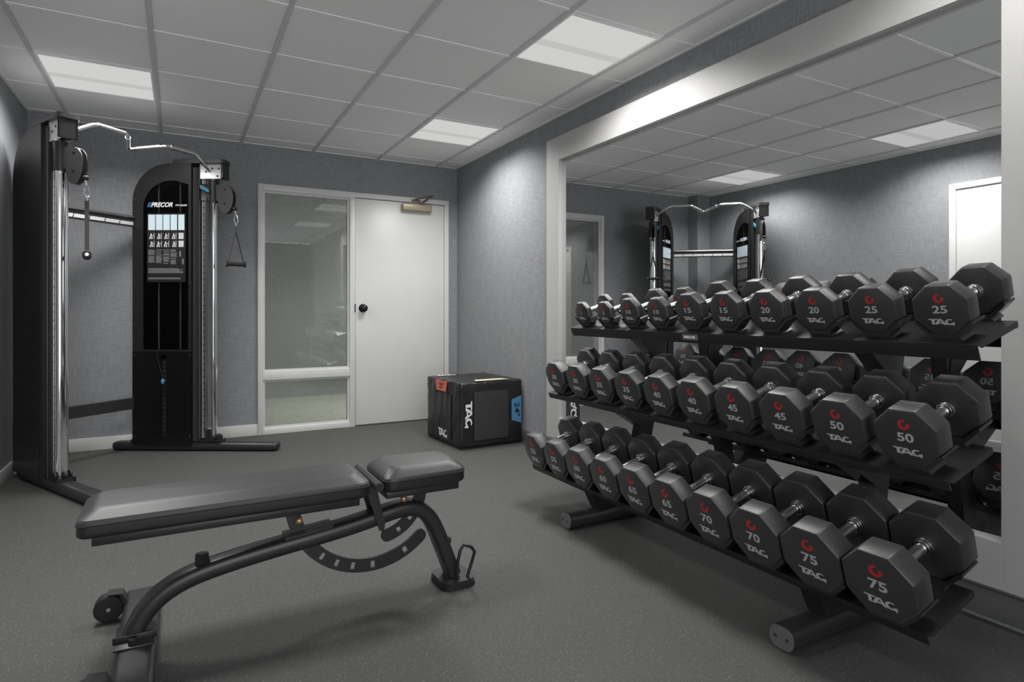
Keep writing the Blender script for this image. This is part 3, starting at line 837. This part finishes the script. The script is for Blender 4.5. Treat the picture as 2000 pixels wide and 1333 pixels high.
# ================================================================== CABLE MACHINE (functional trainer) in the corner
LP, RP = Vector((-0.634, 4.50)), Vector((0.240, 5.265))
mid = (LP + RP) / 2; vec = RP - LP; HALF = vec.length / 2; ROT = math.atan2(vec.y, vec.x)
mach = thing('cable_machine', 'tall black dual-tower cable training machine standing diagonally in the back left corner', 'exercise machine', (mid.x, mid.y, 0), ROT)
def world_to_local(p):
    d = Vector((p[0] - mid.x, p[1] - mid.y)); c, s = math.cos(ROT), math.sin(ROT)
    return (d.x * c + d.y * s, -d.x * s + d.y * c)
TOWERS = {}
for side in (1, -1):
    ang = math.radians(19.5 if side > 0 else 13.5)
    T = Vector((side * math.sin(ang), -math.cos(ang), 0))          # forward
    Nn = Vector((-side * math.cos(ang), -math.sin(ang), 0))        # towards the inside of the V
    O = Vector((side * HALF, 0, 0))
    def P(t, n, z, O=O, T=T, Nn=Nn): return O + T * t + Nn * n + Vector((0, 0, z))
    TOWERS[side] = P
    Bm = Matrix((T, Nn, Vector((0, 0, 1)))).transposed().to_4x4(); Bm.translation = O       # (t, n, z) -> local
    def bxx(mbb, t0, t1, n0, n1, z0, z1, bev=0.0, seg=2): return mbb.box(t0, t1, n0, n1, z0, z1, bev, mat=Bm, seg=seg)
    rear = -.80 if side > 0 else -.60
    # foot
    sec = round_poly([(-.052, .004), (.052, .004), (.052, .070), (-.052, .070)], .030, 5)
    f = MB(); f.rings([[P(t, a * s_, .037 + (c - .037) * s_) for a, c in sec] for t, s_ in ((rear, .55), (rear + .012, .85), (rear + .03, 1), (.485, 1), (.505, .85), (.515, .55))])
    f.build('foot', 'powder2', mach)
    b = MB(); bxx(b, -.64, .065, -.042, .042, .060, .082, .008); b.build('base_rail', 'powder', mach)
    # shroud outline (t, z)
    t0, t1, z0, z1, R = -.62, -.155, .045, 2.262, .30
    out = [(t0, z0), (t1, z0), (t1, z1)] + [(t0 + R * (1 - math.sin(math.radians(a))), z1 - R * (1 - math.cos(math.radians(a)))) for a in range(0, 91, 9)]
    # back plate (outer side)
    b = MB(); b.prism([P(t, -.058, z) for t, z in out], Nn * .006); shp = b.build('outer_panel', 'shroud', mach)
    # screws on the outer panel
    sc = MB()
    for (tt, zz) in ((-.60, 1.90), (-.60, 1.40), (-.60, .80), (-.60, .25), (-.18, 1.75), (-.18, 1.2), (-.18, .70), (-.18, .2)):
        sc.cyl(P(tt, -.0585, zz), P(tt, -.0605, zz), .0065, 12)
    sc.build('screw', 'powder2', shp)
    b = MB(); b.prism([P(t, -.0605, z) for t, z in ((-.615, .05), (-.20, .05), (-.20, .245), (-.615, .245))], Nn * .003); b.build('kick_panel', 'powder2', shp)
    # rim: edge band around the outline
    w = .012
    inn = [(t0 + w, z0 + w), (t1 - w, z0 + w), (t1 - w, z1 - w)] + [(t0 + w + (R - w) * (1 - math.sin(math.radians(a))), z1 - w - (R - w) * (1 - math.cos(math.radians(a)))) for a in range(0, 91, 9)]
    b = MB()
    n = len(out)
    for i in range(n):
        j = (i + 1) % n
        b.rings([[P(*out[i][:1], -.052, out[i][1]), P(inn[i][0], -.052, inn[i][1]), P(inn[i][0], .052, inn[i][1]), P(out[i][0], .052, out[i][1])],
                 [P(*out[j][:1], -.052, out[j][1]), P(inn[j][0], -.052, inn[j][1]), P(inn[j][0], .052, inn[j][1]), P(out[j][0], .052, out[j][1])]])
    b.build('rim', 'shroud', mach)
    # inner cover: face ring with a tall rounded window
    wl, wr, wb, wt, wR = -.535, -.178, .800, 2.125, .22
    win = [(wl, wb), (wr, wb), (wr, wt - .03), (wr - .10, wt)] + [(wl + wR * (1 - math.sin(math.radians(a))), wt - wR * (1 - math.cos(math.radians(a)))) for a in range(0, 91, 9)]
    co = [(t0, wb - .02), (t1, wb - .02), (t1, wt + .02), (t1, z1)] + out[3:]
    b = MB()
    n = len(win)
    for i in range(n):
        j = (i + 1) % n
        b.rings([[P(co[i][0], .052, co[i][1]), P(win[i][0], .052, win[i][1]), P(win[i][0], .058, win[i][1]), P(co[i][0], .058, co[i][1])],
                 [P(co[j][0], .052, co[j][1]), P(win[j][0], .052, win[j][1]), P(win[j][0], .058, win[j][1]), P(co[j][0], .058, co[j][1])]])
    cov = b.build('inner_cover', 'shroud', mach)
    # lower guard with slot
    b = MB()
    bxx(b, t0, -.395, .050, .0595, z0, wb - .015); bxx(b, -.355, t1, .050, .0595, z0, wb - .015); bxx(b, -.395, -.355, .050, .0595, z0, .12); bxx(b, -.395, -.355, .050, .0595, wb - .04, wb - .015)
    b.build('lower_guard', 'gblack', mach)
    # dark lining
    b = MB(); b.prism([P(t, -.0515, z) for t, z in inn], Nn * .005); b.build('lining', 'mblack', mach)
    # guide rods
    for tt in (-.445, -.272):
        r = MB(); r.cyl(P(tt, .0, .10), P(tt, .0, 2.12), .0075, 12); r.build('guide_rod', 'bracket', mach)
    # weight stack
    ws = MB()
    for k in range(17):
        zz = .11 + k * .036
        bxx(ws, -.50, -.215, -.035, .035, zz, zz + .033, .002, 1)
    wso = ws.build('weight_stack', 'powder', mach)
    hs = MB()
    for k in range(17): hs.cyl(P(-.375, .0352, .1265 + k * .036), P(-.375, .0362, .1265 + k * .036), .006, 10)
    hs.build('pin_hole', 'plate', wso)
    pin = MB(); pin.tube([P(-.375, .036, .55), P(-.375, .060, .55)], .006, 10); pin.sphere(P(-.372, .072, .55), .014, 12, (1, 1, 1.7)); pin.build('selector_pin', 'teal', mach)
    cd = MB(); cd.tube([P(-.43, .062, .80), P(-.415, .064, .72), P(-.385, .066, .62), P(-.376, .068, .57)], .0018, 6); cd.build('pin_cord', 'cable', mach)
    # screws on the inner cover
    sc = MB()
    for (tt, zz) in ((-.60, 1.98), (-.60, 1.33), (-.165, 1.98), (-.165, 1.33), (-.60, .76), (-.165, .76), (-.60, .12), (-.165, .12)):
        sc.cyl(P(tt, .0585, zz), P(tt, .0615, zz), .006, 12)
    sc.build('screw', 'plate', mach)
    # instruction placard -----------------------------------------
    rv = T if side > 0 else -T
    org = P(-.352, .0555, 1.600)
    FM = frame_m(org, rv, (0, 0, 1))
    pw, ph = .152, .270
    pl = MB().prism([(x, y, 0) for x, y in round_poly([(-pw, -ph), (pw, -ph), (pw, ph), (-pw, ph)], .012, 4)], (0, 0, .002)).mesh('instruction_placard', 'pl_bg')
    plo = link('instruction_placard', pl, mach, FM)
    def q2(bb, u0, u1, v0, v1): bb.box(-pw + u0 * 2 * pw, -pw + u1 * 2 * pw, ph - v1 * 2 * ph, ph - v0 * 2 * ph, .0018, .0026)
    bb = MB()
    cols = [(.03, .21), (.23, .40), (.42, .59), (.61, .78), (.81, .97)]
    for c in cols: q2(bb, c[0], c[1], .02, .245)
    o = link('photo_strip', bb.mesh('photo_strip', 'pl_white'), plo); o['label'] = 'row of five pale blue panels'
    bb = MB(); rr = random.Random(3)
    for ri_, (va, vb) in enumerate(((.285, .375), (.40, .49))):
        for ci, c in enumerate(cols[:4]):
            x0, x1 = c
            ww = x1 - x0
            q2(bb, x0 + ww * .80, x0 + ww * .88, va, vb)
            hx = x0 + ww * rr.uniform(.25, .45)
            q2(bb, hx, hx + ww * .22, va + .01, va + .028)
            q2(bb, hx - .005, hx + ww * .22, va + .028, vb - .03)
            q2(bb, hx - ww * .15, hx + ww * .05, vb - .03, vb); q2(bb, hx + ww * .15, hx + ww * .32, vb - .03, vb)
            q2(bb, hx, hx + ww * .5, va + .035, va + .045)
        q2(bb, .82, .95, va, vb)
    link('pictograms', bb.mesh('pictograms', 'pl_lgrey'), plo)
    bb = MB()
    for ci, c in enumerate(cols[:4]):
        v = .53
        while v < .73:
            ln = rr.uniform(.7, 1.0)
            q2(bb, c[0], c[0] + (c[1] - c[0]) * ln, v, v + .010); v += .0165 if rr.random() < .75 else .028
    q2(bb, .84, .88, .55, .63); q2(bb, .91, .95, .66, .74)
    for v in (.80, .815, .83, .845, .860, .935, .950):
        q2(bb, .03, rr.uniform(.8, .95), v, v + .009)
    link('fine_print', bb.mesh('fine_print', 'pl_grey'), plo)
    # maker name above placard
    mo = link('brand_lettering', text_mesh('PRECOR', .038, .172, .035, 'white_print', .35), mach, frame_m(P(-.352, .0580, 1.937) - rv * .035, rv, (0, 0, 1)))
    link('model_lettering', text_mesh('FTS GLIDE', .014, .092, .03, 'white_print', .2), mach, frame_m(P(-.352, .0580, 1.932) + rv * .118, rv, (0, 0, 1)))
    bb = MB()
    for k in range(3):
        xk = -.152 + k * .010
        bb.prism([(xk, -.019, 0), (xk + .006, -.019, 0), (xk + .019, .019, 0), (xk + .013, .019, 0)], (0, 0, .0006))
    link('logo_stripes', bb.mesh('logo_stripes', 'logo_blue'), mach, frame_m(P(-.352, .0580, 1.937), rv, (0, 0, 1)))
    gp = MB(); gp.prism([P(t, .0535, z) for t, z in ((wl + .004, wb), (wr - .004, wb), (wr - .004, wt - .035), (wr - .10, wt - .006)) ] + [P(wl + .004 + (wR) * (1 - math.sin(math.radians(a))), .0535, wt - .006 - wR * (1 - math.cos(math.radians(a)))) for a in range(0, 91, 9)], Nn * .003)
    gp.build('smoked_window', 'smoke', mach)
    # post, holed bar, guide pole
    b = MB(); bxx(b, -.150, -.098, -.040, .040, .08, 2.235, .006); b.build('post', 'powder2', mach)
    b = MB(); bxx(b, -.092, -.062, -.014, .014, .10, 2.16, .002); hb = b.build('position_bar', 'steel', mach)
    hl = MB()
    for k in range(38):
        zz = .17 + k * .0515
        hl.cyl(P(-.077, .0142, zz), P(-.077, .0150, zz), .0062, 10); hl.cyl(P(-.077, -.0142, zz), P(-.077, -.0150, zz), .0062, 10)
        hl.cyl(P(-.0615, 0, zz), P(-.0608, 0, zz), .0062, 10)
    hl.build('position_holes', 'dark', hb)
    zb_ = .085
    n_ = 36
    po = MB(); po.rings([[P(.018 * math.cos(2 * PI * i / n_), .0325 * math.sin(2 * PI * i / n_), z) for i in range(n_)] for z in (zb_, 2.14)])
    po.build('guide_pole', 'chrome', mach)
    cb = MB(); cb.tube([P(-.045, .03, .12), P(-.045, .03, 2.0)], .003, 8); cb.build('cable', 'cable', mach)
    # base pulleys
    pu = MB(); pu.cyl(P(-.045, -.012, .125), P(-.045, .012, .125), .042, 28, bev=.004); pu.build('pulley', 'rubber', mach)
    pu = MB(); pu.cyl(P(.040, -.012, .105), P(.040, .012, .105), .024, 24, bev=.004); pu.cyl(P(-.0, .036, .10), P(.0, .046, .10), .024, 24); pu.cyl(P(.0, -.046, .10), P(.0, -.036, .10), .024, 24); pu.build('pole_clamp', 'rubber', mach)
    # top cap plate, hook and bracket
    cap = round_poly([(-.60, -.060), (.105, -.060), (.105, .060), (-.60, .060)], .030, 5)
    tc = MB(); tc.rings([[P(-.60 + R if t < -.3 else t, n2, z) for t, n2 in cap] for z in (2.2625, 2.292)]); tc.build('top_cap', 'powder2', mach)
    b = MB(); bxx(b, .075, .092, -.045, .045, 2.150, 2.264, .006); b.build('top_hook', 'powder', mach)
    b = MB(); bxx(b, -.098, .075, -.034, -.028, 2.145, 2.262, .001); bxx(b, -.098, .075, .028, .034, 2.145, 2.262, .001); br = b.build('top_bracket', 'bracket', mach)
    sc = MB()
    for (tt, zz) in ((.05, 2.225), (.0, 2.225), (.04, 2.165), (-.05, 2.20)):
        for sg in (1, -1): sc.cyl(P(tt, sg * .034, zz), P(tt, sg * .0375, zz), .007, 12)
    sc.build('screw', 'rubber', br)
    # carriage
    cz0, cz1 = 1.955, 2.135
    ca = MB(); ca.rings([[P(.032 * math.cos(2 * PI * i / n_), .044 * math.sin(2 * PI * i / n_), z) for i in range(n_)] for z in (cz0, cz0 + .006, cz1 - .006, cz1)])
    bxx(ca, -.105, -.02, -.022, .022, cz0 + .02, cz1 - .03, .004)
    cao = ca.build('carriage', 'powder', mach)
    for zz in (cz0 - .010, cz1):
        rg_ = MB(); rg_.rings([[P(.024 * math.cos(2 * PI * i / n_), .038 * math.sin(2 * PI * i / n_), z) for i in range(n_)] for z in (zz, zz + .010)]); rg_.build('bushing', 'chrome', cao)
    lv = MB()
    for sg in ((1,) if side > 0 else (1,)):
        lv.rings([[P(-.098, sg * .03 + a, 2.085 + c) for a, c in ((-.006, -.016), (.008, -.016), (.008, .014), (-.006, .014))], [P(-.02, sg * .045 + a, 2.045 + c) for a, c in ((-.006, -.014), (.008, -.014), (.008, .012), (-.006, .012))]])
    o = lv.build('release_lever', 'teal', cao); o['label'] = 'pale blue release lever'
    # pulley plates, pointing to the front of the machine
    F = Vector((0, -1, 0)); Sd = Vector((1, 0, 0))
    outl = [(8, 310), (90, 311), (128, 318), (165, 338), (195, 372), (209, 430), (206, 485), (190, 535), (160, 574), (125, 588), (95, 584), (60, 555), (45, 510), (40, 470), (8, 455)]
    pts = []
    for (xx, yy) in outl:
        s_ = xx / 1204 / .94; z_ = CAMH + (608 - (200 + yy / 3.705)) / 325.0
        pts.append((s_, z_ - .004))
    for sg in (-1, 1):
        pb_ = MB(); pb_.prism([O + F * (.020 + s_) + Sd * (sg * .015 - .002) + Vector((0, 0, z_)) for s_, z_ in pts], Sd * .004)
        po_ = pb_.build('pulley_plate', 'plate', cao)
        bo = MB()
        for (s_, z_) in ((.125, 2.055), (.120, 1.945)):
            bo.cyl(O + F * s_ + Sd * (sg * .0165) + Vector((0, 0, z_)), O + F * s_ + Sd * (sg * .0225) + Vector((0, 0, z_)), .008, 10)
        bo.build('bolt', 'rubber', po_)
    for (s_, z_) in ((.125, 2.055), (.120, 1.945)):
        w_ = MB(); w_.cyl(O + F * s_ + Sd * -.009 + Vector((0, 0, z_)), O + F * s_ + Sd * .009 + Vector((0, 0, z_)), .036, 28, bev=.004); w_.build('pulley', 'rubber', cao)
    # hanging cable end
    bs = O + F * .205 + Vector((0, 0, 1.900))
    st_ = MB(); st_.sphere(bs, .018, 16, (1, 1, .9)); st_.build('cable_stop', 'rubber', mach)
    c1 = bs + F * .012 + Vector((0, 0, -.045))
    cc = MB(); cc.tube([bs, bs + F * .006 + Vector((0, 0, -.02)), c1], .0055, 10); cc.build('cable_end', 'chrome', mach)
    # --- the D-handle clipped on it: own thing
    wl_c = mach.matrix_basis
    Rw = Matrix.Translation((mid.x, mid.y, 0)) @ Matrix.Rotation(ROT, 4, 'Z')
    wp = Rw @ c1
    if side > 0: hang = 1.467; lab = 'black stirrup cable handle hanging from the right tower beside the door frame'
    else: hang = 1.437; lab = 'black stirrup cable handle seen end-on, hanging from the left tower'
    ht = thing('cable_stirrup', lab, 'cable handle', (wp.x, wp.y, hang), 0, 'stirrup handles on the cable machine')
    top = wp.z - hang
    ax = Vector((.97, .2, 0)).normalized() if side > 0 else Vector((wp.x, wp.y, 0)).normalized()
    perp = Vector((-ax.y, ax.x, 0))
    cbn = MB(); pth = [Vector((0, 0, top + .004)), ax * .010 + Vector((0, 0, top - .012)), ax * .015 + Vector((0, 0, top - .05)), ax * .008 + Vector((0, 0, top - .068)), ax * -.006 + Vector((0, 0, top - .066)), ax * -.014 + Vector((0, 0, top - .045)), ax * -.008 + Vector((0, 0, top - .01))]
    if side < 0:
        pth = [Vector((p.y, p.x, p.z)) for p in pth]
    cbn.tube(pth, .0034, 8, closed=True, cap=False, up=(0, 1, .3)); cbn.build('carabiner', 'chrome', ht)
    zs = top - .075
    dr = MB()
    dr.tube([Vector((0, 0, zs + .010)), Vector((0, 0, zs - .018))], .006, 10); dr.build('swivel', 'steel', ht)
    stp = MB(); hwid = .062
    def strap(p0, p1):
        d_ = (p1 - p0).normalized(); s2 = perp * .011
        nn2 = d_.cross(s2).normalized() * .0012
        stp.rings([[p + s2 + nn2, p - s2 + nn2, p - s2 - nn2, p + s2 - nn2] for p in (p0, p1)])
    strap(Vector((0, 0, zs - .012)), Vector((0, 0, zs - .070)))
    strap(Vector((0, 0, zs - .062)), ax * hwid + Vector((0, 0, .0)))
    strap(Vector((0, 0, zs - .062)), -ax * hwid + Vector((0, 0, .0)))
    stp.build('strap', 'nylon', ht)
    gr = MB(); gr.cyl(-ax * .068, ax * .068, .0155, 20, bev=.002); gr.cyl(-ax * .073, -ax * .064, .0235, 22, bev=.003); gr.cyl(ax * .064, ax * .073, .0235, 22, bev=.003)
    gro = gr.build('grip', 'rubber', ht)
    gi = MB(); gi.cyl(-ax * .0745, -ax * .0725, .010, 18); gi.cyl(ax * .0725, ax * .0745, .010, 18); gi.build('grip_end', 'steel', gro)

# cross members between the towers
PL, PR = TOWERS[-1], TOWERS[1]
a, c = PL(-.600, -.02, 0), PR(-.600, -.02, 0)
for name, z0_, z1_, dd, mt_ in (('upper_crossbar', 1.765, 1.845, .022, 'powder'), ('lower_crossbar', .335, .420, .022, 'powder2')):
    b = MB(); b.rings([[p + Vector((0, s * dd, z)) for s, z in ((-1, z0_), (1, z0_), (1, z1_), (-1, z1_))] for p in (a, c)])
    xb = b.build(name, mt_, mach)
    if name == 'upper_crossbar':
        w0, w1 = a.lerp(c, .10), a.lerp(c, .90)
        r = MB(); r.rings([[p + Vector((0, s, z)) for s, z in ((-.0245, 1.774), (-.0225, 1.774), (-.0225, 1.800), (-.0245, 1.800))] for p in (w0, w1)])
        ro = r.build('ruler_strip', 'ruler', xb); ro['label'] = 'bright printed measuring strip'
        for k in range(1, 6):
            p = w0.lerp(w1, k / 6)
            tk = MB()
            tk.prism([p + Vector((-.003, -.0252, 1.772)), p + Vector((.003, -.0252, 1.772)), p + Vector((.014, -.0252, 1.804)), p + Vector((.008, -.0252, 1.804))], (0, .0008, 0))
            tk.build('tick_mark', 'ink', ro)
        tb = MB(); tb.tube([w0 + Vector((0, -.03, 1.838)), w1 + Vector((0, -.03, 1.838))], .008, 10); tb.build('top_rail', 'steel', xb)
# multi-grip pull-up bar
bp = [(-.575, .015, 2.195), (-.545, .01, 2.205), (-.385, -.01, 2.300), (-.16, .00, 2.300), (-.145, .01, 2.297), (-.02, .175, 2.262), (.0, .19, 2.260), (.02, .175, 2.262), (.145, .01, 2.297), (.16, .00, 2.300), (.385, -.01, 2.300), (.545, .01, 2.205), (.575, .015, 2.195)]
def dense(pts, r=.03, n=5):
    V = [Vector(p) for p in pts]; out = [V[0]]
    for i in range(1, len(V) - 1):
        d0 = (V[i - 1] - V[i]); d1 = (V[i + 1] - V[i]); k = min(r, d0.length * .45, d1.length * .45)
        s_, e_ = V[i] + d0.normalized() * k, V[i] + d1.normalized() * k
        for t in range(n + 1):
            u = t / n; out.append(s_ * (1 - u) ** 2 + V[i] * 2 * u * (1 - u) + e_ * u * u)
    out.append(V[-1]); return out
pb_ = MB(); pb_.tube(dense(bp), .0135, 16, up=(0, 1, 0)); puo = pb_.build('pull_up_bar', 'chrome', mach)
for s in (-1, 1):
    g = MB(); g.tube([Vector((s * .375, -.010, 2.300)), Vector((s * .175, -.0005, 2.300))], .0165, 16, up=(0, 1, 0)); g.build('grip_sleeve', 'steel', puo)
    g = MB(); g.tube([Vector((s * .125, .036, 2.292)), Vector((s * .035, .155, 2.266))], .0165, 16, up=(0, 1, 0)); g.build('grip_sleeve', 'steel', puo)
    e = MB(); e.sphere((s * .572, .014, 2.196), .022, 14); e.build('bar_clamp', 'chrome', puo)
